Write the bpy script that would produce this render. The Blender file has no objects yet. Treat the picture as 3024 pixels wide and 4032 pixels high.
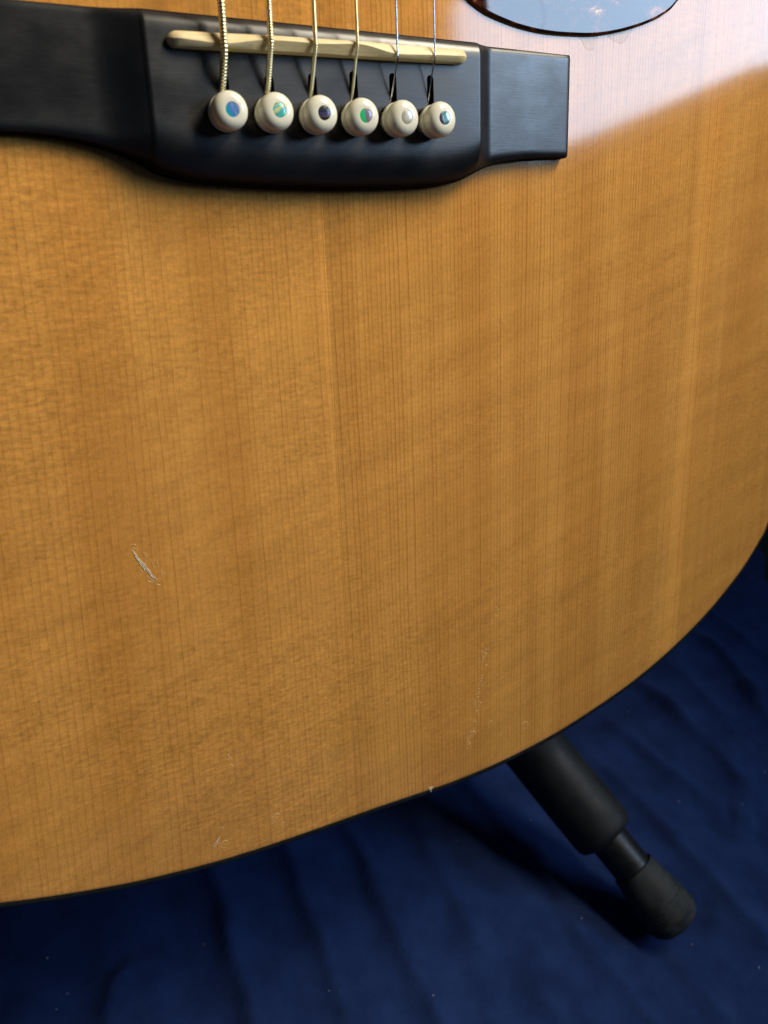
import bpy, bmesh, math, random
import numpy as np
from mathutils import Vector, Matrix

random.seed(7)
rng = np.random.default_rng(7)
SC = bpy.context.scene
COL = SC.collection

# ------------------------------------------------------------------ frame of the guitar (mm) and the world (m)
TH = math.radians(14.0)                 # how far the guitar leans back
S_, C_ = math.sin(TH), math.cos(TH)
FLOOR = -344.03                          # height of the floor below the bridge pins, mm
G2W = Matrix(((1, 0, 0), (0, S_, -C_), (0, C_, S_)))
def gw(p):
    """a point of the guitar frame (mm, x treble, y neck, z out of the top) in world metres"""
    v = G2W @ Vector(p)
    return Vector((v.x, v.y, v.z - FLOOR)) * .001
BASE = Vector((0, -205, -50))            # the guitar's own base, guitar frame

# ------------------------------------------------------------------ camera
CAM_G = Vector((-90.9323, -33.57905, 201.99433))
CAM_R = Matrix(((0.88105, 0.17141, -0.44088), (-0.03859, 0.95498, 0.29416), (0.47145, -0.24215, 0.848)))
cd = bpy.data.cameras.new('camera'); cam = bpy.data.objects.new('camera', cd); COL.objects.link(cam)
cam.matrix_world = Matrix.Translation(gw(CAM_G)) @ (G2W @ CAM_R).to_4x4()
cd.sensor_fit = 'VERTICAL'; cd.sensor_height = 36; cd.sensor_width = 27; cd.lens = 28.404
cd.clip_start = .005; cd.clip_end = 50
cd.dof.use_dof = True; cd.dof.focus_distance = .226; cd.dof.aperture_fstop = 17
SC.camera = cam

# ------------------------------------------------------------------ light: dim room, sky window on the right, plus an added warm lamp
w = bpy.data.worlds.new('World'); SC.world = w; w.use_nodes = True
bg = w.node_tree.nodes['Background']
bg.inputs[0].default_value = (.42, .60, .90, 1); bg.inputs[1].default_value = .03

def pane(name, w0, w1, v0, v1, col, rad, X=800):
    """rectangular lamp in the plane x = X of the guitar frame; w runs out into the room, v upwards"""
    e1 = Vector((0, .141, -.99)); e2 = Vector((0, .99, .141))
    c = e1 * ((w0 + w1) / 2) + e2 * ((v0 + v1) / 2); c.x = X
    L = bpy.data.lights.new(name, 'AREA'); L.shape = 'RECTANGLE'
    L.size = abs(w1 - w0) * .001; L.size_y = abs(v1 - v0) * .001
    L.energy = rad * math.pi * L.size * L.size_y; L.color = col
    o = bpy.data.objects.new(name, L); COL.objects.link(o)
    zx = Vector((1, 0, 0))               # lamps shine along their own -z
    R = Matrix((e1, e2, e1.cross(e2))).transposed()
    if R.col[2].dot(zx) < 0:
        R = Matrix((-e1, e2, (-e1).cross(e2))).transposed()
    o.matrix_world = Matrix.Translation(gw(c)) @ (G2W @ R).to_4x4()
    return o
pane('window_sky_pane', -900, -390, 236, 540, (.50, .70, .97), 12.2)
pane('window_sky_pane', -1085, -901, 272, 540, (.50, .70, .97), 12.2)
pane('added_warm_lamp', -560, -160, 370, 860, (1.0, .88, .68), 27.5, X=380)  # added lamp nearer than the window, for warm light and stronger falloff

vs = SC.view_settings
vs.view_transform = 'Standard'; vs.look = 'None'; vs.exposure = 0; vs.gamma = 1

# ------------------------------------------------------------------ node helper
class N:
    def __init__(s, name, rough=.5, spec=.5, metal=0.):
        s.m = bpy.data.materials.new(name); s.m.use_nodes = True
        s.t = s.m.node_tree; s.b = s.t.nodes['Principled BSDF']
        s.set('Roughness', rough); s.set('Specular IOR Level', spec); s.set('Metallic', metal)
    def _in(s, sock, v):
        if isinstance(v, bpy.types.NodeSocket): s.t.links.new(v, sock)
        elif v is not None:
            if isinstance(v, (tuple, list)) and len(v) == 3 and len(sock.default_value) == 4: v = (*v, 1)
            sock.default_value = v
    def set(s, k, v): s._in(s.b.inputs[k], v)
    def node(s, k): return s.t.nodes.new('ShaderNode' + k)
    def ma(s, op, a, b=None, c=None, clamp=False):
        n = s.node('Math'); n.operation = op; n.use_clamp = clamp
        s._in(n.inputs[0], a)
        if b is not None: s._in(n.inputs[1], b)
        if c is not None: s._in(n.inputs[2], c)
        return n.outputs[0]
    def mul(s, a, b): return s.ma('MULTIPLY', a, b)
    def add(s, a, b): return s.ma('ADD', a, b)
    def coords(s, off=(0, 0, 0)):
        """object coordinates in mm"""
        tc = s.node('TexCoord'); sp = s.node('SeparateXYZ'); s.t.links.new(tc.outputs['Object'], sp.inputs[0])
        return [s.ma('MULTIPLY_ADD', sp.outputs[i], 1000., off[i]) for i in range(3)]
    def vec(s, x, y, z=0.):
        n = s.node('CombineXYZ'); s._in(n.inputs[0], x); s._in(n.inputs[1], y); s._in(n.inputs[2], z); return n.outputs[0]
    def noise(s, v, scale=1., detail=2., rough=.5, dist=0.):
        n = s.node('TexNoise'); s._in(n.inputs['Vector'], v); n.inputs['Scale'].default_value = scale
        n.inputs['Detail'].default_value = detail; n.inputs['Roughness'].default_value = rough
        n.inputs['Distortion'].default_value = dist
        return n.outputs['Fac']
    def mapr(s, v, a, b, c=0., d=1., smooth=True):
        n = s.node('MapRange'); n.interpolation_type = 'SMOOTHSTEP' if smooth else 'LINEAR'
        for i, q in enumerate((v, a, b, c, d)): s._in(n.inputs[i], q)
        return n.outputs[0]
    def mix(s, f, a, b, mode='MIX'):
        n = s.node('Mix'); n.data_type = 'RGBA'; n.blend_type = mode
        s._in(n.inputs[0], f); s._in(n.inputs[6], a); s._in(n.inputs[7], b)
        return n.outputs[2]
    def gain(s, col, g):
        n = s.node('VectorMath'); n.operation = 'SCALE'; s._in(n.inputs[0], col); s._in(n.inputs['Scale'], g); return n.outputs[0]
    def ramp(s, f, stops):
        n = s.node('ValToRGB'); s._in(n.inputs[0], f); e = n.color_ramp.elements
        while len(e) < len(stops): e.new(.5)
        for q, (p, c) in zip(e, stops): q.position = p; q.color = (*c, 1)
        return n.outputs[0]
    def bump(s, h, dist, strength=1.):
        n = s.node('Bump'); n.inputs['Strength'].default_value = strength; n.inputs['Distance'].default_value = dist
        s._in(n.inputs['Height'], h); s._in(s.b.inputs['Normal'], n.outputs[0]); return n.outputs[0]
    def col(s, c): s.set('Base Color', c)

# ------------------------------------------------------------------ materials
def mat_spruce():
    s = N('aged_spruce', rough=.075, spec=.6)
    x, y, z = s.coords(tuple(BASE))
    left = s.ma('LESS_THAN', x, 0.)
    lean = s.mul(s.mapr(x, 0., -90., 0., -.04), s.add(y, 40.))
    xx = s.add(x, lean)
    n1 = s.noise(s.vec(s.mul(xx, .045), 0., 3.), 1, 1)
    n2 = s.noise(s.vec(s.mul(xx, .42), 7., 1.), 1, 1)
    n3 = s.noise(s.vec(s.mul(xx, .05), s.mul(y, .012), 5.), 1, 2)
    n4 = s.noise(s.vec(s.mul(xx, .5), s.mul(y, .07), 9.), 1, 1)
    ph = s.add(s.mul(xx, .68), s.mul(s.mul(xx, xx), .0009))
    ph = s.add(ph, s.mul(n1, 3.)); ph = s.add(ph, s.mul(n2, 1.0)); ph = s.add(ph, s.mul(n3, 1.3)); ph = s.add(ph, s.mul(n4, .22))
    ph = s.add(ph, s.mul(left, .43))
    f = s.ma('FRACT', ph); idn = s.ma('FLOOR', ph)
    wn = s.node('TexWhiteNoise'); wn.noise_dimensions = '1D'; s._in(wn.inputs['W'], idn); wnv = wn.outputs[0]
    rise = s.ma('POWER', f, 4.4)
    edge = s.mapr(f, .93, 1., 1., 0.)
    late = s.mul(rise, edge)
    along = s.noise(s.vec(s.mul(idn, 3.7), s.mul(y, .022), 2.), 1, 3, .6)
    late = s.mul(late, s.add(.32, s.mul(wnv, .68)))
    late = s.mul(late, s.mapr(along, .25, .7, .65, 1.15))
    # medullary silk: short strokes across the grain, uneven patches of it
    silk = s.noise(s.vec(s.mul(xx, .26), s.mul(y, 1.0), 11.), 1, 3, .65)
    silk2 = s.noise(s.vec(s.mul(xx, .6), s.mul(y, .85), 23.), 1, 3, .7)
    patch = s.noise(s.vec(s.mul(x, .018), s.mul(y, .016), 4.), 1, 2)
    patch = s.mul(s.mapr(patch, .38, .66, .35, 1.), s.mapr(x, -20., 60., 1., .5))
    fibre = s.noise(s.vec(s.mul(xx, 3.1), s.mul(y, .22), 31.), 1, 3, .6)
    fleck = s.noise(s.vec(s.mul(xx, 2.0), s.mul(y, 1.1), 41.), 1, 2, .6)
    band = s.noise(s.vec(s.mul(xx, .075), s.mul(y, .0035), 6.), 1, 2, .55)
    r1 = s.add(s.mul(x, .34), s.mul(y, -.94)); r2 = s.add(s.mul(x, .94), s.mul(y, .34))
    chat = s.noise(s.vec(s.mul(r1, .16), s.mul(r2, .022), 8.), 1, 3, .6)
    base = s.mix(s.mapr(band, .3, .7), (.606, .268, .056), (.700, .329, .074))
    base = s.mix(s.mul(late, s.mapr(x, -60., 60., .52, 1.12)), base, (.285, .088, .011))
    g = s.add(1., s.mul(s.mul(s.add(silk, -.5), patch), .95))
    g = s.add(g, s.mul(s.mul(s.add(silk2, -.5), patch), .7))
    cell = s.noise(s.vec(s.mul(idn, 7.13), s.mul(y, .45), 51.), 1, 2, .6)
    g = s.add(g, s.mul(s.add(cell, -.5), s.mapr(x, -30., 50., .30, .2)))
    g = s.add(g, s.mul(s.add(fibre, -.5), .30))
    g = s.add(g, s.mul(s.add(fleck, -.5), .36))
    g = s.add(g, s.mul(s.add(chat, -.5), .46))
    # glued centre joint: the halves' differing sheen is painted into the colour along it
    sl = s.mul(s.mapr(x, -4.5, -.4, 0., .17), left)
    sr = s.mul(s.mapr(x, 9., .5, 0., -.12), s.ma('SUBTRACT', 1., left))
    fade = s.mapr(y, -130., -20., .35, 1.)
    g = s.add(g, s.mul(s.add(sl, sr), fade))
    # one pale streak on the treble side
    st = s.add(x, s.mul(y, -.03))
    str_ = s.mul(s.mapr(st, 133., 139., 0., 1.), s.mapr(st, 150., 140., 0., 1.))
    g = s.add(g, s.mul(str_, .16))
    s.col(s.gain(base, g))
    h = s.add(s.mul(late, -.8), s.add(s.mul(fibre, .5), s.mul(silk, .15)))
    wav = s.noise(s.vec(s.mul(x, .02), s.mul(y, .02), 3.), 1, 1)
    s.bump(s.add(h, s.mul(wav, 10.)), .0000014)
    s.set('Roughness', s.mapr(fleck, .3, .7, .060, .10))
    return s.m

def mat_ebony():
    s = N('oiled_ebony', rough=.32, spec=.6)
    x, y, z = s.coords((0, 0, 0))
    a = s.noise(s.vec(s.mul(x, .10), s.mul(y, 2.6), s.mul(z, .6)), 1, 4, .65)
    b = s.noise(s.vec(s.mul(x, .45), s.mul(y, 7.), s.mul(z, 2.)), 1, 2, .6)
    c = s.noise(s.vec(s.mul(x, .06), s.mul(y, .08), 2.), 1, 3, .55)
    s.col(s.mix(a, (.0030, .0034, .0042), (.0085, .0090, .0110)))
    tc = s.node('TexCoord'); sp = s.node('SeparateXYZ'); s.t.links.new(tc.outputs['Normal'], sp.inputs[0])
    upfacing = s.mapr(sp.outputs[2], .40, .98)                 # steep faces reflect less, imitating the shade on the belly front
    s.set('Specular IOR Level', s.add(.03, s.mul(upfacing, .77)))
    s.set('Roughness', s.add(s.add(s.mapr(c, .3, .7, .30, .41), s.mul(s.ma('SUBTRACT', 1., upfacing), .4)), s.mul(s.add(b, -.5), .12)))
    s.bump(s.add(s.mul(a, .8), s.mul(b, .45)), .000035, .55)
    return s.m

def mat_plain(name, col, rough, spec=.5, metal=0., vary=.15, sc=(.3, .3, .3), bump=0.):
    s = N(name, rough, spec, metal)
    x, y, z = s.coords()
    n = s.noise(s.vec(s.mul(x, sc[0]), s.mul(y, sc[1]), s.mul(z, sc[2])), 1, 4, .6)
    s.col(s.gain(col, s.mapr(n, .25, .75, 1 - vary, 1 + vary)) if False else s.mix(s.mapr(n, .25, .75), tuple(c * (1 - vary) for c in col), tuple(c * (1 + vary) for c in col)))
    s.set('Roughness', s.mapr(n, .25, .75, rough * .85, rough * 1.15))
    if bump: s.bump(n, bump)
    return s.m

def mat_bone():
    s = N('aged_bone', rough=.42, spec=.35)
    x, y, z = s.coords()
    n = s.noise(s.vec(s.mul(x, .22), s.mul(y, 1.6), s.mul(z, 1.6)), 1, 4, .6)
    s.col(s.mix(s.mapr(n, .3, .7), (.74, .57, .28), (.86, .72, .42)))
    s.bump(n, .00002, .5)
    return s.m

def mat_pin():
    s = N('ivory_plastic', rough=.16, spec=.5)
    s.set('Subsurface Weight', .12); s.set('Subsurface Radius', (.0012, .0009, .0005)); s.set('Subsurface Scale', 1.0)
    x, y, z = s.coords()
    n = s.noise(s.vec(x, y, z), .35, 3)
    s.col(s.mix(n, (.80, .77, .60), (.85, .82, .68)))
    return s.m

def mat_shell(name, stops, ang, sc, seed, warp=.5):
    s = N(name, rough=.2, spec=.4, metal=.2)
    x, y, z = s.coords()
    r = s.add(s.mul(x, math.cos(ang)), s.mul(y, math.sin(ang)))
    n = s.noise(s.vec(s.mul(x, .8), s.mul(y, .8), seed), 1, 2)
    v = s.add(s.mul(r, sc), s.add(.5, s.mul(s.add(n, -.5), warp)))
    s.col(s.ramp(v, stops))
    return s.m

def mat_tortoise():
    s = N('tortoiseshell_plastic', rough=.03, spec=.62)
    x, y, z = s.coords()
    a = s.noise(s.vec(s.mul(x, .075), s.mul(y, .15), s.mul(z, .1)), 1, 4, .6, 1.0)
    b = s.noise(s.vec(s.mul(x, .5), s.mul(y, .7), 4.), 1, 3, .6)
    v = s.add(a, s.mul(s.add(b, -.5), .22))
    s.col(s.ramp(v, [(0, (.008, .004, .003)), (.50, (.016, .006, .004)), (.60, (.10, .022, .008)), (.66, (.40, .16, .04)), (.70, (.85, .60, .16))]))
    return s.m

def mat_metal(name, col, rough):
    s = N(name, rough=rough, metal=1.)
    x, y, z = s.coords()
    n = s.noise(s.vec(s.mul(x, .9), s.mul(y, .5), s.mul(z, .9)), 1, 3)
    s.col(s.mix(n, tuple(c * .8 for c in col), col))
    return s.m

def mat_cloth():
    s = N('navy_cloth', rough=.9, spec=.12)
    x, y, z = s.coords()
    a = s.noise(s.vec(x, y, 0.), .045, 4, .6)
    b = s.noise(s.vec(x, y, 2.), 1.4, 3, .7)
    s.col(s.mix(s.mapr(s.add(s.mul(a, .75), s.mul(b, .25)), .34, .66), (.0100, .0240, .092), (.0170, .0395, .144)))
    s.set('Sheen Weight', .12); s.set('Sheen Roughness', .5); s.set('Sheen Tint', (.35, .5, 1., 1))
    s.bump(s.add(b, s.mul(a, 2.)), .00045, .7)
    return s.m

def mat_glue():
    s = N('clear_glue', rough=.12, spec=.5)
    s.col((.80, .66, .50)); s.set('Alpha', .24)
    return s.m

M_TOP = mat_spruce(); M_EBONY = mat_ebony(); M_BONE = mat_bone(); M_PIN = mat_pin(); M_TORT = mat_tortoise()
M_BIND = mat_plain('black_binding', (.010, .011, .010), .32, .5, vary=.3, bump=.00002)
M_SIDE = mat_plain('dark_rosewood', (.045, .022, .014), .25, .5, vary=.4, sc=(.02, .02, .35))
M_BRONZE = mat_metal('bronze_winding', (.97, .87, .53), .36)
M_STEEL = mat_metal('plain_steel', (.80, .82, .84), .18)
M_WORN = mat_plain('bare_wood', (.72, .55, .33), .38, .5, vary=.25, sc=(2, 2, 2))
M_SPLIT = mat_plain('splintered_wood', (.66, .54, .37), .7, .5, vary=.25, sc=(3, 3, 3))
M_RIM = mat_plain('lifted_lacquer', (.84, .55, .24), .22, .6, vary=.2, sc=(2, 2, 2))
M_GLUE = mat_glue()
M_CLOTH = mat_cloth()
M_FLOOR = mat_plain('dark_carpet', (.030, .034, .036), .95, .1, vary=.45, sc=(.25, .25, .25), bump=.002)
M_FOAM = mat_plain('black_foam', (.009, .0105, .012), .62, .4, vary=.25, sc=(.08, .08, .08), bump=.0002)
M_TUBE = mat_plain('black_paint', (.008, .008, .009), .42, .4, vary=.2)
M_RUB = mat_plain('dusty_rubber', (.026, .029, .031), .7, .35, vary=.6, sc=(.13, .13, .13), bump=.0001)
M_LINT = mat_plain('pale_lint', (.42, .44, .52), .8, .3, vary=.3)

# ------------------------------------------------------------------ mesh helpers
def link(name, me, mat=None, parent=None):
    o = bpy.data.objects.new(name, me); COL.objects.link(o)
    if mat is not None and me is not None:
        me.materials.clear(); me.materials.append(mat)
    if parent: o.parent = parent
    return o
def shade(me, ang=40):
    bm = bmesh.new(); bm.from_mesh(me)
    bmesh.ops.recalc_face_normals(bm, faces=bm.faces)
    for f in bm.faces: f.smooth = True
    a = math.radians(ang)
    for e in bm.edges: e.smooth = not (len(e.link_faces) == 2 and e.calc_face_angle(0) > a)
    bm.to_mesh(me); bm.free(); return me
def mesh(name, vs, fs, off=None, ang=40):
    """vertices in guitar-frame mm, stored in metres about off"""
    off = Vector((0, 0, 0)) if off is None else off
    me = bpy.data.meshes.new(name)
    me.from_pydata([((v[0] - off[0]) * .001, (v[1] - off[1]) * .001, (v[2] - off[2]) * .001) for v in vs], [], fs)
    me.update()
    return shade(me, ang)
def join(parts):
    V, F = [], []
    for v, f in parts:
        k = len(V); V += list(v); F += [[i + k for i in q] for q in f]
    return V, F
def lathe(prof, n=40, capb=True, capt=True):
    V, F = [], []
    for r, z in prof:
        for i in range(n):
            a = 2 * math.pi * i / n; V.append((r * math.cos(a), r * math.sin(a), z))
    for j in range(len(prof) - 1):
        for i in range(n):
            k = (i + 1) % n; F.append([j * n + i, j * n + k, (j + 1) * n + k, (j + 1) * n + i])
    if capb: F.append([i for i in range(n)][::-1])
    if capt: F.append([(len(prof) - 1) * n + i for i in range(n)])
    return V, F
def frame_of(d):
    d = Vector(d).normalized(); a = Vector((0, 0, 1)) if abs(d.z) < .9 else Vector((1, 0, 0))
    u = a.cross(d).normalized(); return u, d.cross(u), d
def tube(pts, rad, n=12, caps=True):
    """rad: number, list per point, or function(i, angle)"""
    V, F = [], []; m = len(pts); pts = [Vector(p) for p in pts]
    u = None
    for i, p in enumerate(pts):
        d = (pts[min(i + 1, m - 1)] - pts[max(i - 1, 0)]).normalized()
        if u is None: u = frame_of(d)[0]
        u = (u - d * u.dot(d)).normalized(); v = d.cross(u)
        for j in range(n):
            a = 2 * math.pi * j / n
            r = rad(i, a) if callable(rad) else (rad[i] if isinstance(rad, (list, tuple)) else rad)
            V.append(tuple(p + u * (r * math.cos(a)) + v * (r * math.sin(a))))
    for i in range(m - 1):
        for j in range(n):
            k = (j + 1) % n; F.append([i * n + j, i * n + k, (i + 1) * n + k, (i + 1) * n + j])
    if caps: F.append(list(range(n))[::-1]); F.append([(m - 1) * n + j for j in range(n)])
    return V, F
def catmull(P, k, closed=False):
    P = [np.array(p, float) for p in P]; n = len(P); out = []
    for i in range(n if closed else n - 1):
        g = (lambda j: P[j % n]) if closed else (lambda j: P[min(max(j, 0), n - 1)])
        a, b, c, d = g(i - 1), g(i), g(i + 1), g(i + 2)
        for q in range(k):
            t = q / k
            out.append(.5 * (2 * b + (c - a) * t + (2 * a - 5 * b + 4 * c - d) * t * t + (3 * b - 3 * c + d - a) * t ** 3))
    if not closed: out.append(P[-1])
    return np.array(out)
def tag(o, label, cat, group=None):
    o['label'] = label; o['category'] = cat
    if group: o['group'] = group

# ------------------------------------------------------------------ ground and cloth
def build_floor():
    me = bpy.data.meshes.new('floor')
    n = 40; xs = np.linspace(-3, 3, n)
    V = [(x, y, -.0045) for y in xs for x in xs]
    F = [[j * n + i, j * n + i + 1, (j + 1) * n + i + 1, (j + 1) * n + i] for j in range(n - 1) for i in range(n - 1)]
    me.from_pydata(V, [], F); me.update()
    o = link('floor', me, M_FLOOR); o['kind'] = 'structure'
build_floor()

CREASES = [  # traced where they lie on the floor (m); amplitude mm
 ([(.237, .062), (.242, .023), (.246, -.004), (.252, -.025)], 4.2), ([(.255, -.032), (.264, -.041)], 3.),
 ([(.283, .071), (.284, .013), (.280, -.016), (.282, -.035)], 4.2), ([(.349, .047), (.334, .007)], 3.5),
 ([(.210, .051), (.210, .021), (.212, -.001), (.211, -.026), (.210, -.064), (.207, -.083), (.209, -.12)], 4.0),
 ([(.128, -.035), (.128, -.055), (.130, -.075), (.130, -.085), (.132, -.13)], 3.4),
 ([(.159, -.071), (.161, -.097), (.163, -.14)], 3.), ([(.093, -.057), (.093, -.12)], 2.4),
 ([(.129, .065), (.129, .045), (.129, .004), (.128, -.026)], 3.4), ([(.189, -.071), (.199, -.086), (.209, -.095)], 3.),
 ([(-.02, .10), (-.020, .058), (-.021, .038), (-.025, .005), (-.028, -.06)], 4.2),
 ([(.018, .08), (.018, .053), (.015, .025), (.014, -.002), (.007, -.06)], 3.4),
 ([(.052, .07), (.052, .036), (.048, -.003), (.046, -.029), (.043, -.09)], 3.6),
 ([(-.067, .03), (-.067, .022), (-.074, .017), (-.080, .003), (-.085, -.03)], 3.5),
 ([(.366, .104), (.364, .070), (.340, .011)], 4.5), ([(.323, .13), (.318, .06), (.305, .0)], 2.6),
 ([(.281, .12), (.281, .079), (.286, .050), (.279, .025)], 3.), ([(.40, .14), (.395, .06), (.38, -.02)], 3.),
 ([(.088, .06), (.084, .01), (.080, -.04)], 2.4)]
def build_cloth():
    nrm = np.array([.862, -.508]); tng = np.array([.508, .862]); lim = .3588
    du = np.arange(-.75, lim + 1e-6, .0026); dv = np.arange(-.42, .62, .0032)
    U, Vv = np.meshgrid(du, dv)
    wob = .006 * np.sin(Vv * 31 + .6) + .003 * np.sin(Vv * 83)
    Uw = U + wob * np.clip((U - .1) / (lim - .1), 0, 1)
    X = Uw * nrm[0] + Vv * tng[0]; Y = Uw * nrm[1] + Vv * tng[1]
    H = np.zeros_like(X)
    for pts, A in CREASES:
        P = np.array(pts); best = np.full(X.shape, 9.); sg = np.zeros_like(X); tt = np.zeros_like(X)
        seg = np.r_[0, np.cumsum(np.linalg.norm(np.diff(P, axis=0), axis=1))]
        for i in range(len(P) - 1):
            a, b = P[i], P[i + 1]; d = b - a; L2 = d @ d
            t = ((X - a[0]) * d[0] + (Y - a[1]) * d[1]) / L2; tc = np.clip(t, 0, 1)
            dx, dy = X - a[0] - tc * d[0], Y - a[1] - tc * d[1]
            D = np.hypot(dx, dy); s = np.sign(d[0] * dy - d[1] * dx)
            m = D < best; best = np.where(m, D, best); sg = np.where(m, s, sg); tt = np.where(m, seg[i] + tc * math.sqrt(L2), tt)
        s = best * sg                                   # + on the window side (creases run towards the viewer)
        tl = tt / seg[-1]
        env = np.clip(np.minimum(tl, 1 - tl) / .22 + .18, 0, 1)
        ss = s +   .0007 * np.sin(tt * 160 + A * 3)
        r = np.where(ss > 0, np.exp(-ss / .012), np.exp(ss / .0048))
        r = np.minimum(r, .94)
        far = np.exp(-np.maximum(best - .02, 0) / .02)
        H += A * .0018 * env * r * far
    for k in range(26):                                  # soft undulation, mostly along the folds
        fx, fy = rng.normal(0, 34), rng.normal(0, 11); ph = rng.uniform(0, 6.28)
        H += rng.uniform(.2, 1.) * .0021 / (1 + .02 * math.hypot(fx, fy)) * np.sin(fx * X + fy * Y + ph) * .38
    for k in range(24):
        fx, fy = rng.normal(0, 150), rng.normal(0, 90); ph = rng.uniform(0, 6.28)
        H += .00013 * np.sin(fx * X + fy * Y + ph)
    H -= H.min(); H *= .9
    foot = gw((165.5, -333, -16))                         # pressed flat under the stand's foot
    q = np.exp(-(((X - foot.x) ** 2 + (Y - foot.y) ** 2) / .018 ** 2))
    H = H * (1 - .8 * q)
    H = H - .0035
    n, m = X.shape
    V = np.c_[X.ravel(), Y.ravel(), H.ravel()]
    I = np.arange(n * m).reshape(n, m)
    F = np.stack([I[:-1, :-1], I[:-1, 1:], I[1:, 1:], I[1:, :-1]], -1).reshape(-1, 4)
    me = bpy.data.meshes.new('backdrop_cloth')
    me.from_pydata(V.tolist(), [], F.tolist()); me.update()
    for p in me.polygons: p.use_smooth = True
    o = link('backdrop_cloth', me, M_CLOTH)
    sol = o.modifiers.new('thick', 'SOLIDIFY'); sol.thickness = .0009; sol.offset = -1
    tag(o, 'crumpled dark blue cloth spread on the floor under the guitar', 'cloth')
    return X, Y, H
CX, CY, CH = build_cloth()
def cloth_h(x, y):
    i = np.argmin((CX - x) ** 2 + (CY - y) ** 2); return float(CH.ravel()[i])

def build_lint():
    spots = [(.147, .014), (.103, .019), (.258, .057), (.235, -.011), (.266, -.029), (.292, -.012), (.300, -.017), (.135, -.044), (-.035, .019), (-.099, .042), (-.093, .022), (.126, -.055), (.047, -.048), (.176, -.078), (.007, -.025), (-.099, .017), (.196, -.101)]
    for k, (x, y) in enumerate(spots):
        r = random.uniform(.45, .75); V, F = [], []
        n = 7; ln = random.uniform(1.2, 2.6); a0 = random.uniform(0, 6.28)
        pts = [(r * math.cos(a0 + ln * i / n) * (1 + .3 * random.random()), r * math.sin(a0 + ln * i / n), .12 * math.sin(i)) for i in range(n)]
        v, f = tube(pts, [.10 + .12 * math.sin(math.pi * (i + .5) / n) for i in range(n)], 6)
        o = link('lint_speck', mesh('lint_speck', v, f), M_LINT)
        o.location = (x, y, cloth_h(x, y) + .0002)
        tag(o, 'tiny pale speck of lint lying on the dark blue cloth', 'lint', 'lint specks on the blue cloth')
build_lint()

# ------------------------------------------------------------------ guitar
guitar = bpy.data.objects.new('acoustic_guitar', None); COL.objects.link(guitar)
guitar.empty_display_size = .05
guitar.matrix_world = Matrix.Translation(gw(BASE)) @ G2W.to_4x4()
tag(guitar, 'acoustic guitar with honey coloured spruce top and black bridge leaning on a stand', 'guitar')
def part(name, v, f, mat, parent=None, off=None, ang=40):
    """off: the part's own origin in the guitar frame"""
    off = BASE if off is None else Vector(off)
    o = link(name, mesh(name, v, f, off, ang), mat, parent or guitar)
    po = BASE if parent is None else Vector(parent['_off'])
    o.location = (off - po) * .001
    o['_off'] = tuple(off)
    return o

obs = [(197.5, -95), (196.2, -115), (188.3, -139.6), (183.9, -146.8), (176.2, -155.8), (168.1, -163.0), (158.6, -170.3), (145.7, -178.3), (132.7, -184.9), (119.7, -190.3), (106.5, -194.6), (86.3, -199.9), (71.1, -202.6), (54.3, -204.5), (38.3, -205.1), (28, -204.9), (8.6, -204.1), (-9.7, -203.7), (-26.9, -203.2), (-44.7, -202.1), (-65.4, -199.4), (-79, -196.7), (-91.9, -193.5), (-103.9, -190.0)]
rest = [(-118, -185.0), (-133, -178.5), (-147, -171), (-160, -162), (-172, -151.5), (-183, -138), (-191, -122), (-196, -100), (-197.5, -80), (-196, -50), (-190, -15), (-180, 22), (-164, 58), (-150, 90), (-142, 122), (-142, 165), (-146, 200), (-147, 225), (-141, 252), (-124, 276), (-96, 289), (-60, 294), (-25, 295.5), (25, 295.5), (60, 294), (96, 289), (124, 276), (141, 252), (147, 225), (146, 200), (142, 165), (142, 122), (150, 90), (164, 58), (180, 22), (190, -15), (196, -50), (197.8, -76)]
OUT = catmull(obs + rest, 6, True)                        # edge of the wood
def offset(P, d):
    t = np.roll(P, -1, 0) - np.roll(P, 1, 0); t /= np.linalg.norm(t, axis=1)[:, None]
    return P + np.c_[-t[:, 1], t[:, 0]] * (-d if area > 0 else d)
area = .5 * np.sum(OUT[:, 0] * np.roll(OUT[:, 1], -1) - OUT[:, 1] * np.roll(OUT[:, 0], -1))
def rings(spec, close_last=None, close_first=False):
    """spec: list of (offset outwards, z) -> stacked rings"""
    V, F = [], []; n = len(OUT)
    for d, z in spec:
        V += [(p[0], p[1], z) for p in offset(OUT, d)]
    for j in range(len(spec) - 1):
        for i in range(n):
            k = (i + 1) % n; F.append([j * n + i, j * n + k, (j + 1) * n + k, (j + 1) * n + i])
    if close_first: F.append(list(range(n)))
    if close_last: F.append([(len(spec) - 1) * n + i for i in range(n)])
    return V, F
v, f = rings([(-2.2, 0), (-.9, -.03), (-.25, -.14), (0, -.32), (0, -2.8), (-2.2, -2.8)], True, True)
top = part('soundboard', v, f, M_TOP, ang=60)
v, f = rings([(.02, -2.5), (.02, -.22), (.30, -.10), (1.05, -.12), (1.50, -.36), (1.76, -.85), (1.82, -2.2), (1.82, -6.5), (.02, -6.5)])
n_ = len(OUT); f += [[8 * n_ + i, 8 * n_ + (i + 1) % n_, (i + 1) % n_, i] for i in range(n_)]
binding = part('binding', v, f, M_BIND, ang=60)
v, f = rings([(1.60, -2.9), (1.70, -6.4), (1.70, -98.5), (.6, -99.6), (-.5, -100)], True, True)
part('back_and_sides', v, f, M_SIDE, ang=60)

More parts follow.
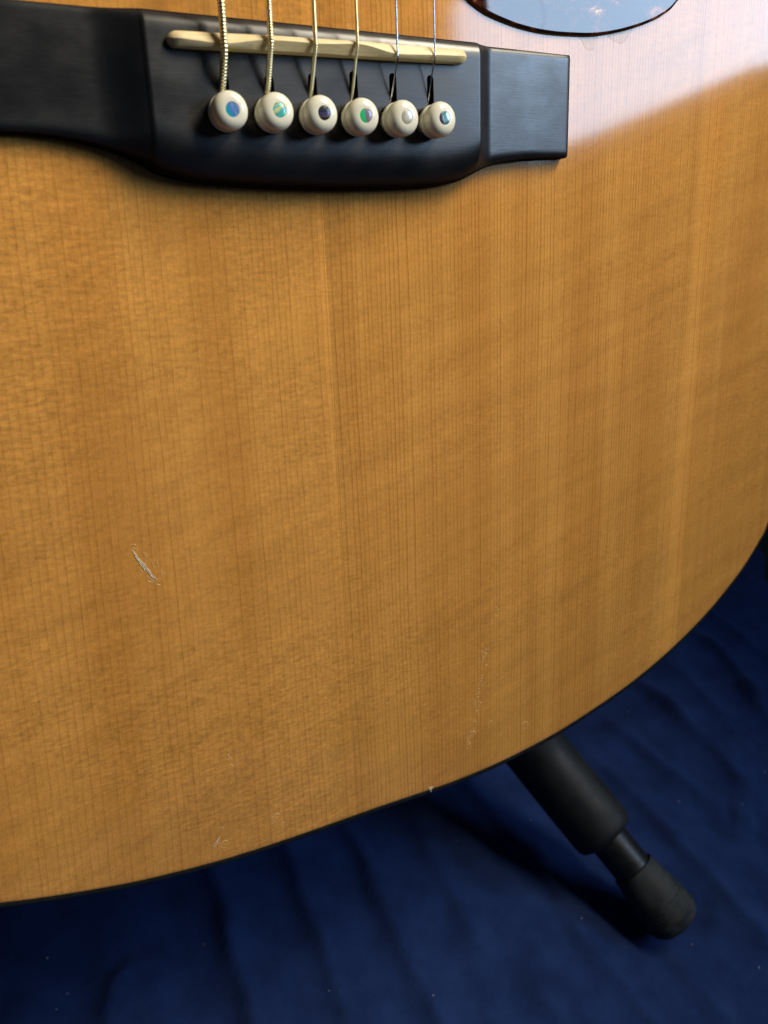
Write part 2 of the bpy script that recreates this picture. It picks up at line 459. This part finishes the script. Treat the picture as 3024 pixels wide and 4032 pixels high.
# --- bridge
XB = [-77.2, -73.6, -63.7, -53.4, -45.3, -41.8, -36.5, -31.3, -18.8, -5.5, 8.6, 23.7, 31, 35.6, 40, 43.9, 48, 52.4, 61.2, 70, 77.2]
YB = [-4.4, -4.5, -5.0, -6.9, -10.0, -11.9, -13.3, -14.1, -14.9, -15.3, -15.3, -14.9, -14.5, -13.9, -13.0, -11.4, -9.7, -8.5, -7.3, -6.7, -6.4]
bez = catmull(list(zip(XB, YB)), 10); ybot = lambda x: np.interp(x, bez[:, 0], bez[:, 1])
ytop = lambda x: 20.4 - .15 * (abs(x) / 77) ** 2
def h0(x):
    a = abs(x)
    if a < 42.6: return 8.7
    if a < 43.6: return 8.7 - .55 * ((a - 42.6)) ** 2
    if x < 0:
        if a < 54.:
            t = (a - 43.6) / 10.4; return 8.15 - 3.75 * math.sin(t * math.pi / 2) ** 1.15
        t = (a - 54.) / 23.2; return 4.4 - 1.15 * t + .25 * t * t
    if a < 50.:                                          # concave scoop
        t = (a - 43.6) / 6.4; return 8.15 - 3.75 * math.sin(t * math.pi / 2) ** .9
    t = (a - 50.) / 27.2; return 4.4 - 1.15 * t + .25 * t * t
def bridge_mesh():
    xs = sorted(set(np.round(np.r_[np.arange(-77.2, 77.21, 1.1), 77.2, np.arange(42.2, 51, .3), -np.arange(42.2, 51, .3), -77.1, -76.8, 76.8, 77.1], 3)))
    ts = np.r_[0, .008, .02, .04, .065, .095, .13, .17, .21, .26, .32, .4, .48, .56, .64, .72, .8, .86, .9, .93, .955, .975, .99, 1.]
    V, F = [], []; nt = len(ts)
    for x in xs:
        yb, yt = float(ybot(x)), float(ytop(x)); H = h0(x)
        s = min(max((H - 3.4) / 5.3, 0), 1)
        end = min(1., .55 + .45 * math.sqrt(max(0, 1 - (1 - min(1, (77.2 - abs(x)) / .9)) ** 2)))
        H = 2.4 + (H - 2.4) * end if abs(x) > 76.2 else H
        for t in ts:
            y = yb + (yt - yb) * t; db, dt = y - yb, yt - y
            wb, eb = 1.3 + 7.4 * s, 2.2 - .1 * s; wt, et = 1.0 + 2.4 * s, 2.6 + 2.2 * s
            h = H
            if db < wb: h = min(h, eb + (H - eb) * math.sqrt(max(0, 1 - (1 - db / wb) ** 2)))
            if dt < wt: h = min(h, et + (H - et) * math.sqrt(max(0, 1 - (1 - dt / wt) ** 2)))
            V.append((x, y, h))
    nx = len(xs); top_n = len(V)
    for i in range(nx - 1):
        for j in range(nt - 1): F.append([i * nt + j, (i + 1) * nt + j, (i + 1) * nt + j + 1, i * nt + j + 1])
    ring = [i * nt for i in range(nx)] + [(nx - 1) * nt + j for j in range(1, nt)] + [i * nt + nt - 1 for i in range(nx - 2, -1, -1)] + [j for j in range(nt - 2, 0, -1)]
    base = []
    for q in ring: base.append(len(V)); V.append((V[q][0], V[q][1], .02))
    for a in range(len(ring)):
        b = (a + 1) % len(ring); F.append([ring[b], ring[a], base[a], base[b]])
    F.append(base[::-1])
    return V, F
PINX = [-27, -16.2, -5.4, 5.4, 16.2, 27]
SLOT = [(1.15, 8.0), (1.12, 8.6), (1.1, 9.5), (1.08, 10.7), (1.0, 10.9), (.95, 11.1)]
def cut(o, v, f, off):
    me = mesh('cutter', v, f, off); c = bpy.data.objects.new('cutter', me); COL.objects.link(c)
    c.parent = o.parent; c.location = o.location
    md = o.modifiers.new('b', 'BOOLEAN'); md.operation = 'DIFFERENCE'; md.solver = 'EXACT'; md.object = c
    bpy.context.view_layer.update()
    dg = bpy.context.evaluated_depsgraph_get()
    new = bpy.data.meshes.new_from_object(o.evaluated_get(dg))
    o.modifiers.clear(); mat = o.data.materials[0]
    old = o.data; o.data = new; bpy.data.meshes.remove(old)
    new.materials.clear(); new.materials.append(mat)
    bpy.data.objects.remove(c); bpy.data.meshes.remove(me)
    return new
v, f = bridge_mesh()
bridge = part('bridge', v, f, M_EBONY, off=(0, 0, 0))
def prism(poly, z0, z1):
    n = len(poly); V = [(x, y, z0) for x, y in poly] + [(x, y, z1) for x, y in poly]
    F = [list(range(n))[::-1], list(range(n, 2 * n))] + [[i, (i + 1) % n, n + (i + 1) % n, n + i] for i in range(n)]
    return V, F
holes, slots = [], []
for x, (hw, tip) in zip(PINX, SLOT):
    holes.append(prism([(x + 3.75 * math.cos(a), 3.75 * math.sin(a)) for a in np.linspace(0, 2 * math.pi, 33)[:-1]], 1.2, 12))
    x += .6; arc = [(x + hw * math.cos(a), tip - hw + hw * math.sin(a)) for a in np.linspace(0, math.pi, 9)]
    slots.append(prism(arc + [(x - hw * 1.1, .5), (x + hw * 1.1, .5)], 2.0, 12))
cut(bridge, *join(holes), Vector((0, 0, 0)))
cut(bridge, *join(slots), Vector((0, 0, 0)))
shade(bridge.data, 32)
# --- saddle
def saddle():
    cx_ = [-39, -38, -33, -27, -23, -18, -10, -3, 4, 7, 11, 16, 20, 27, 32, 38, 39]
    cc_ = [.2, .1, -.5, -1.05, -.5, .5, .55, .35, .9, 1.15, .1, -1.05, -.85, -.45, -.3, 0, 0]
    xs = np.r_[-38.4, -38.3, -38.0, -37.5, -36.9, -36.2, np.arange(-35.5, 35.6, .75), 36, 36.6, 37.1, 37.5, 37.7, 37.8]
    V, F = [], []
    for x in xs:
        yc = 14.7 + .022 * x; c = .8 * float(np.mean([np.interp(x + q, cx_, cc_) for q in (-2.2, -1.1, 0, 1.1, 2.2)]))
        zt = 12.55 - .00075 * (x + 2) ** 2
        e = min(x + 38.45, 37.85 - x); k = math.sqrt(max(.02, 1 - (1 - min(1, e / 1.7)) ** 2)); kz = math.sqrt(max(.05, 1 - (1 - min(1, e / 3.2)) ** 2))
        hw = 1.5 * k; zt = 9.6 + (zt - 9.6) * kz; c *= k
        zf = zt - .62 * (c + hw); zb = zt - .40 * (hw - c)
        zf, zb = max(zf, 9.1), max(zb, 9.1)
        sec = [(-hw, 7.6), (-hw, zf - .25), (-hw + .12, zf - .02), (c - .28, zt - .10 - .1), (c, zt - .03), (c + .28, zt - .08), (hw - .22, zb - .0), (hw, zb - .3), (hw, 7.6)]
        sec[2] = (min(sec[2][0], c - .35), sec[2][1]); sec[6] = (max(sec[6][0], c + .35), sec[6][1])
        V += [(x, yc + a, z) for a, z in sec]
    n = 9; m = len(xs)
    for i in range(m - 1):
        for j in range(n): k = (j + 1) % n; F.append([i * n + j, i * n + k, (i + 1) * n + k, (i + 1) * n + j])
    F.append(list(range(n))[::-1]); F.append([(m - 1) * n + j for j in range(n)])
    return V, F
v, f = saddle()
part('saddle', v, f, M_BONE, bridge, off=(0, 0, 0), ang=28)

# --- bridge pins and their shell dots
SHELL = [('blue and cyan shell dot', mat_shell('shell_blue', [(0, (.02, .62, .60)), (.25, (.03, .35, .62)), (.45, (.10, .26, .62)), (.6, (.20, .36, .70)), (.8, (.12, .20, .48)), (1, (.09, .09, .16))], .5, .30, 1.), 0),
         ('green, cyan and yellow striped shell dot', mat_shell('shell_striped', [(0, (.10, .30, .26)), (.16, (.04, .58, .42)), (.28, (.15, .40, .42)), (.42, (.06, .50, .55)), (.52, (.60, .66, .28)), (.62, (.80, .76, .42)), (.74, (.04, .56, .55)), (.9, (.45, .68, .35)), (1, (.12, .14, .30))], 2.1, .30, 4., .35), 0),
         ('dark violet banded shell dot', mat_shell('shell_dark', [(0, (.030, .034, .034)), (.30, (.036, .038, .045)), (.40, (.018, .016, .05)), (.50, (.06, .055, .13)), (.66, (.045, .042, .10)), (.72, (.11, .085, .075)), (.80, (.02, .012, .010)), (1, (.05, .045, .04))], -1.5, .30, 2., .12), 0),
         ('bright green and mauve shell dot', mat_shell('shell_green', [(0, (.02, .62, .20)), (.34, (.03, .66, .24)), (.46, (.10, .42, .26)), (.56, (.22, .18, .24)), (.75, (.26, .22, .30)), (1, (.35, .40, .46))], .15, .30, 6., .5), 0),
         ('creamy pearl dot', mat_shell('shell_cream', [(0, (.44, .40, .30)), (.5, (.48, .44, .33)), (.72, (.55, .52, .42)), (.8, (.72, .78, .80)), (1, (.80, .86, .88))], .45, .28, 8., .15), 0),
         ('dark teal shell dot', mat_shell('shell_teal', [(0, (.06, .05, .06)), (.30, (.09, .07, .09)), (.38, (.20, .32, .42)), (.46, (.05, .14, .14)), (.62, (.05, .16, .11)), (.72, (.03, .10, .09)), (.80, (.45, .68, .70)), (1, (.68, .78, .80))], .35, .30, 9., .15), 0)]
PIN = [(2.55, -6.5), (2.75, -1.0), (2.95, .10), (3.55, .25), (3.90, .60), (4.0, 1.1), (3.98, 1.6), (3.84, 1.85), (3.30, 2.02), (3.26, 2.22), (3.55, 2.45), (3.90, 2.85), (4.06, 3.5), (4.08, 4.2), (4.00, 4.75), (3.80, 5.25), (3.48, 5.65), (3.05, 5.95), (2.5, 6.15), (2.0, 6.23), (1.60, 6.24), (1.56, 6.12)]
dotp = [(1.56, 6.0), (1.55, 6.14), (1.45, 6.17), (.6, 6.18)]
tilts = [(.02, .0), (-.03, .02), (.0, .03), (.03, -.01), (.02, .03), (-.02, .02)]
lifts = [0, .15, .5, .9, 1.1, 1.1]
for k, x in enumerate(PINX):
    org = (x, 0, 8.7)
    v, f = lathe(PIN, 48); v = [(a + x, b, c + 8.7) for a, b, c in v]
    pin = part('bridge_pin', v, f, M_PIN, off=org, ang=50)
    pin.location.z += lifts[k] * .001
    pin.rotation_euler = (tilts[k][0], tilts[k][1], 0)
    v, f = lathe(dotp, 32, False, True); v = [(a + x, b, c + 8.7) for a, b, c in v]
    d = part('shell_dot', v, f, SHELL[k][1], pin, off=org, ang=50); d['label'] = SHELL[k][0]

# --- strings
GA = [(.90, .70, True), (.72, .56, True), (.55, .42, True), (.40, .32, True), (.235, 0, False), (.18, 0, False)]
for x, (r, pitch, wound) in zip(PINX, GA):
    yc = 14.7 + .022 * x + np.interp(x, [-27, -16.2, -5.4, 5.4, 16.2, 27], [-1.05, .5, .4, 1.05, -1.05, -.45])
    zt = 12.55 - .00075 * (x + 2) ** 2
    fan = .0126 * x / 27
    key = [(x, 3.5, 3.2), (x, 4.2, 6.9), (x, 5.4, 8.55 + r * .5), (x, yc - 3.4, zt - 1.3 + r), (x, yc - .9, zt - .12 + r), (x, yc + .9, zt + .02 + r), (x - fan * 8, yc + 9, zt + .13 + r), (x - fan * 40, yc + 40, zt + .45 + r)]
    P = catmull(key, 40)
    seg = np.r_[0, np.cumsum(np.linalg.norm(np.diff(P, axis=0), axis=1))]
    step = pitch / 6 if wound else .5
    s = np.arange(0, seg[-1], step); P = np.c_[[np.interp(s, seg, P[:, i]) for i in range(3)]].T
    if wound:
        dep = min(.19, .27 * pitch) * (r / .67) ** .5
        rad = lambda i, a: r - dep * (1 - abs(math.sin(math.pi * (s[i] / pitch - a / (2 * math.pi))))) ** .8
    else: rad = r
    far = [(x - fan * 300, yc + 300, 15.5 + r), (x - fan * 640, yc + 640, 18 + r)]
    A = tube(P, rad, 14 if wound else 10)
    B = tube([tuple(P[-1])] + far, r * .95, 8)
    v, f = join([A, B])
    o = part('string', v, f, M_BRONZE if wound else M_STEEL, off=(x, 0, 0), ang=80)
    o['label'] = 'bronze wound string' if wound else 'thin plain steel string'

# --- fingerboard and neck above the frame, so the strings lead somewhere
v, f = join([prism([(-28.5, 170), (28.5, 170), (22, 655), (-22, 655)], .1, 7.2)])
part('fingerboard', v, f, M_EBONY, off=(0, 300, 0))
v, f = join([prism([(-27, 292), (27, 292), (21, 655), (-21, 655)], -20, .05), prism([(-27, 297), (27, 297), (27, 315), (-27, 315)], -95, -20.1), prism([(-24, 655), (24, 655), (37, 690), (37, 830), (-37, 830), (-37, 690)], -14, 2)])
part('neck', v, f, M_SIDE, off=(0, 400, 0))

# --- pickguard
pk = [(25, 62), (28, 50), (34, 40.5), (39.5, 35), (44.9, 31.2), (49, 29.2), (53.0, 27.9), (61.5, 26.3), (70.2, 25.6), (79.2, 25.75), (88.6, 26.45), (98.2, 28.3), (108, 31.2), (115, 34.3), (119, 37.2), (124, 43), (128, 55), (127, 72), (118, 90), (104, 104), (84, 116), (66, 123), (58, 112), (51, 96), (40, 80), (30, 72)]
PK = catmull(pk, 6, True); ak = .5 * np.sum(PK[:, 0] * np.roll(PK[:, 1], -1) - PK[:, 1] * np.roll(PK[:, 0], -1))
def inset(P, d):
    t = np.roll(P, -1, 0) - np.roll(P, 1, 0); t /= np.linalg.norm(t, axis=1)[:, None]
    nn = np.c_[t[:, 1], -t[:, 0]] * (1 if ak > 0 else -1); return P - nn * d
V, F = [], []; n = len(PK)
for d, z in [(0, .02), (0, .55), (.12, .85), (.45, 1.05), (.9, 1.08)]: V += [(p[0], p[1], z) for p in inset(PK, d)]
for j in range(4):
    for i in range(n): k = (i + 1) % n; F.append([j * n + i, j * n + k, (j + 1) * n + k, (j + 1) * n + i])
F.append([4 * n + i for i in range(n)]); F.append(list(range(n))[::-1])
part('pickguard', V, F, M_TORT, off=(80, 60, 0), ang=60)
def blob(poly, z, name, mat, sub=6):
    P = catmull(poly, sub, True); c = P.mean(0); V, F = [], []; n = len(P)
    for k, zz in [(1, .015), (.95, z * .8), (.80, z)]: V += [(*(c + (p - c) * k), zz) for p in P]
    for j in range(2):
        for i in range(n): q = (i + 1) % n; F.append([j * n + i, j * n + q, (j + 1) * n + q, (j + 1) * n + i])
    F.append([2 * n + i for i in range(n)])
    return part(name, V, F, mat, off=(*c, 0), ang=70)
blob([(82.2, 26.1), (83.9, 24.8), (84.9, 23.4), (86.8, 22.75), (88.6, 23.3), (89.0, 24.8), (89.6, 26.6), (86, 26.2)], .06, 'glue_drip', M_GLUE)
blob([(93.5, 27.0), (95.3, 26.0), (97.3, 25.5), (98.9, 25.4), (100.4, 26.2), (101.8, 27.8), (103.2, 29.9), (98, 28.2)], .06, 'glue_drip', M_GLUE)

# --- knocks and scratches in the lacquer: real relief lying on the top
def sliver(a, b, wd, h, jit=.12):
    n = 7; P = []
    for i in range(n):
        t = i / (n - 1); P.append((a[0] + (b[0] - a[0]) * t + random.gauss(0, jit), a[1] + (b[1] - a[1]) * t + random.gauss(0, jit), -wd * .25))
    return tube(P, [max(.02, wd * (.25 + math.sin(math.pi * i / (n - 1)) * random.uniform(.7, 1.1))) for i in range(n)], 6)
def arcring(c, r, a0, a1, wd, sq=1.):
    n = max(6, int(14 * abs(a1 - a0) / 6.28)); P = []
    for i in range(n + 1):
        a = a0 + (a1 - a0) * i / n; P.append((c[0] + r * math.cos(a), c[1] + r * sq * math.sin(a), -wd * .55))
    return tube(P, wd, 6)
ps = []
main = [(-58.7, -100.3), (-57.3, -103.4), (-56.0, -105.6), (-55.1, -107.8), (-53.3, -110.5)]
for k in range(26):
    t = random.random() * .86; q = np.array(main); L = len(q) - 1
    at = lambda t: np.array([np.interp(t * L, range(L + 1), q[:, i]) for i in (0, 1)])
    a, b = at(t), at(min(1, t + random.uniform(.1, .3))); o_ = np.array([random.gauss(0, .34), random.gauss(0, .15)]) * (.4 + t)
    ps.append(sliver(a + o_, b + o_ + random.gauss(0, .1), random.uniform(.08, .16), .1, .02))
part('scratch', *join(ps), M_SPLIT, off=(-56, -105, 0), ang=70)
ps = []
for a, b in [((-58.9, -99.2), (-57.2, -99.5)), ((-58.6, -100), (-57.0, -100.9)), ((-57.8, -99.0), (-57.4, -100.2)), ((-55.8, -101.2), (-55.2, -104.2)), ((-55.3, -101.8), (-55.0, -103.4)), ((-54.0, -104.2), (-53.8, -106.8)), ((-52.8, -104.6), (-52.5, -106.8)), ((-51.9, -107.3), (-52.0, -109.7)), ((-51.5, -108.0), (-51.3, -109.4)), ((-56.0, -109.8), (-54.2, -110.6)), ((-57.2, -106.4), (-56.4, -107.2)), ((-53.4, -111.2), (-52.4, -112.0))]:
    ps.append(sliver(a, b, random.uniform(.06, .10), .06, .05))
part('scratch', *join(ps), M_RIM, off=(-55, -105, 0), ang=70)
ps = []
ch = np.array([(51.0, -155.0), (49.9, -158.4), (49.2, -160.5), (49.3, -164.5), (48.5, -168.1), (48.1, -171.1), (47.4, -173.7), (47, -176.7), (46.8, -179.4), (45.9, -183.1), (45, -186.8), (44.2, -189), (42.9, -191.8), (42, -195.1)])
for k in range(84):
    t = random.random() * 13; c = np.array([np.interp(t, range(14), ch[:, i]) for i in (0, 1)]) + np.array([random.gauss(.2, .85), random.gauss(0, .3)])
    if random.random() < .6:
        a0 = random.uniform(1.8, 3.4); ps.append(arcring(c, random.uniform(.35, .7), a0, a0 + random.uniform(1.2, 2.4), random.uniform(.09, .14), 1.2))
    else: ps.append(sliver(c, c + np.array([random.uniform(.3, .8), random.uniform(-.3, .2)]), random.uniform(.09, .14), .05, .03))
part('dent_trail', *join(ps), M_RIM, off=(47, -175, 0), ang=70)
ps = []
for c in [(54.8, -144.1), (54.4, -145.1), (55.4, -145.2), (54.1, -146.7), (53.1, -148), (54.7, -147.2)]:
    ps.append(sliver((c[0] - .4, c[1]), (c[0] + .5, c[1] + random.uniform(-.3, .3)), .06, .05, .03))
    ps.append(sliver((c[0], c[1] + .6), (c[0] + .1, c[1] - .6), .055, .05, .03))
part('dent_trail', *join(ps), M_RIM, off=(54, -146, 0), ang=70)
for c, r, a0, a1, wd in [((52.5, -187.3), 1.25, .9, 4.6, .09), ((67.1, -192.7), 1.35, -.4, 4.9, .12), ((-27.2, -193.9), 1.35, .3, 4.6, .11), ((-25.1, -197), .6, .2, 3.3, .09), ((-44, -191.2), .6, .4, 3.2, .09), ((-43.7, -196.7), 1.25, .2, 5.2, .09)]:
    part('ring_dent', *arcring(c, r, a0, a1, wd), M_RIM, off=(*c, 0), ang=70)
ps = [sliver((-47.1, -196.1), (-44.6, -193.4), .16, .1, .05), sliver((-46.9, -195.4), (-44.9, -193.6), .09, .1, .05), sliver((-46.6, -196.2), (-45.4, -194.9), .12, .1, .05), arcring((-46.6, -195.8), .5, 1.5, 5.5, .1)]
part('gouge', *join(ps), M_SPLIT, off=(-46, -195, 0), ang=70)
ps = [sliver((-39.9, -167.0), (-39.4, -168.5), .11, .1, .05), sliver((-39.5, -170.6), (-38.6, -171.5), .12, .1, .05), sliver((-39.2, -168.6), (-38.9, -169.6), .06, .1, .05), sliver((-37.6, -170.0), (-37.2, -171.2), .05, .1, .05)]
part('gouge', *join(ps), M_WORN, off=(-39, -169, 0), ang=70)
ps = [sliver((27.0, -203.9), (28.3, -203.7), .22, .1, .06), sliver((27.2, -204.6), (28.1, -204.5), .3, .1, .06), sliver((27.3, -205.4), (28.0, -205.3), .33, .1, .06), sliver((27.0, -203.4), (27.2, -205.0), .16, .1, .05), sliver((28.4, -203.6), (28.3, -204.8), .14, .1, .05)]
part('edge_chip', *join(ps), M_SPLIT, off=(27.6, -204.6, 0), ang=70)

# ------------------------------------------------------------------ guitar stand
def ray(px, py, dep):
    d = CAM_R @ Vector(((px - 1512) / 3181.3, -(py - 2016) / 3181.3, -1)); return CAM_G + d * dep
FOOT = ray(2622, 3580, 388.5); UP = ray(2140, 2990, 408)
ax = (UP - FOOT).normalized()
HUB = FOOT + ax * 345
stand = bpy.data.objects.new('guitar_stand', None); COL.objects.link(stand)
stand.location = gw(HUB); stand.location.z = 0; stand.empty_display_size = .03
tag(stand, 'black guitar stand, its foam covered leg with rubber foot showing below the guitar', 'guitar stand')
def spart(name, v, f, mat, ang=40):
    """vertices in guitar-frame mm, stored about the stand's base in world axes"""
    o0 = stand.location
    me = bpy.data.meshes.new(name); me.from_pydata([tuple(gw(p) - o0) for p in v], [], f); me.update(); shade(me, ang)
    return link(name, me, mat, stand)
def along(o, d, prof, n=40):
    """lathe (r, distance along d) about the axis o + d*t"""
    u, w_, d = frame_of(d); v, f = lathe(prof, n)
    return [tuple(o + u * a + w_ * b + d * c) for a, b, c in v], f
def leg(foot, d, L, sl0=70., sl1=205.):
    d = d.normalized()
    pr = [(2, -10.2), (6.5, -9.8), (10.2, -8.6), (12.4, -6.4), (13.5, -3.6)]
    z = -3.6
    for k in range(5): pr += [(13.8 - .12 * k, z + .35), (13.85 - .12 * k, z + 1.1), (13.4 - .12 * k, z + 1.45), (13.35 - .12 * k, z + 1.75)]; z += 1.9
    pr += [(12.8, 7.5), (12.5, 11), (11.9, 15.5), (11.0, 19.5), (10.8, 22.2), (10.9, 22.9), (10.2, 22.7), (10.0, 21.5)]
    spart('rubber_foot', *along(foot, d, pr, 48), M_RUB, 50)
    spart('leg_tube', *along(foot, d, [(9.7, 4), (9.7, L)], 32), M_TUBE)
    spart('foam_sleeve', *along(foot, d, [(9.9, sl0 - .5), (12.4, sl0 - .3), (14.6, sl0 + .8), (15.6, sl0 + 2.6), (15.9, sl0 + 5), (16, sl0 + 20), (16, sl1 - 5), (15.2, sl1 - 1), (10, sl1)], 48), M_FOAM)
import mathutils
t0 = (ray(2372, 3312, 396) - FOOT).dot(ax)
leg(FOOT, ax, 350, t0, t0 + 150)
# two more legs, wholly behind the guitar, and the upright
up = Vector((0, C_, S_)); hz = (HUB - Vector((0, 0, 0))).dot(up)
for ang_ in (2.0, -2.25):
    dflat = ax - up * ax.dot(up); Rz = Matrix.Rotation(ang_, 3, up); dd = (Rz @ dflat + up * ax.dot(up)).normalized()
    ft = HUB - dd * 345
    if ang_ and ft.z > -80: pass
    leg(ft, dd, 350, 60, 210)
spart('hub', *along(HUB - up * 22, up, [(10, 0), (24, 2), (26, 10), (26, 40), (18, 48), (13, 52)], 32), M_TUBE)
spart('upright', *along(HUB + up * 20, up, [(11, 0), (11, 260), (9, 262), (9, 560)], 24), M_TUBE)
for o in COL.objects:
    if '_off' in o: del o['_off']
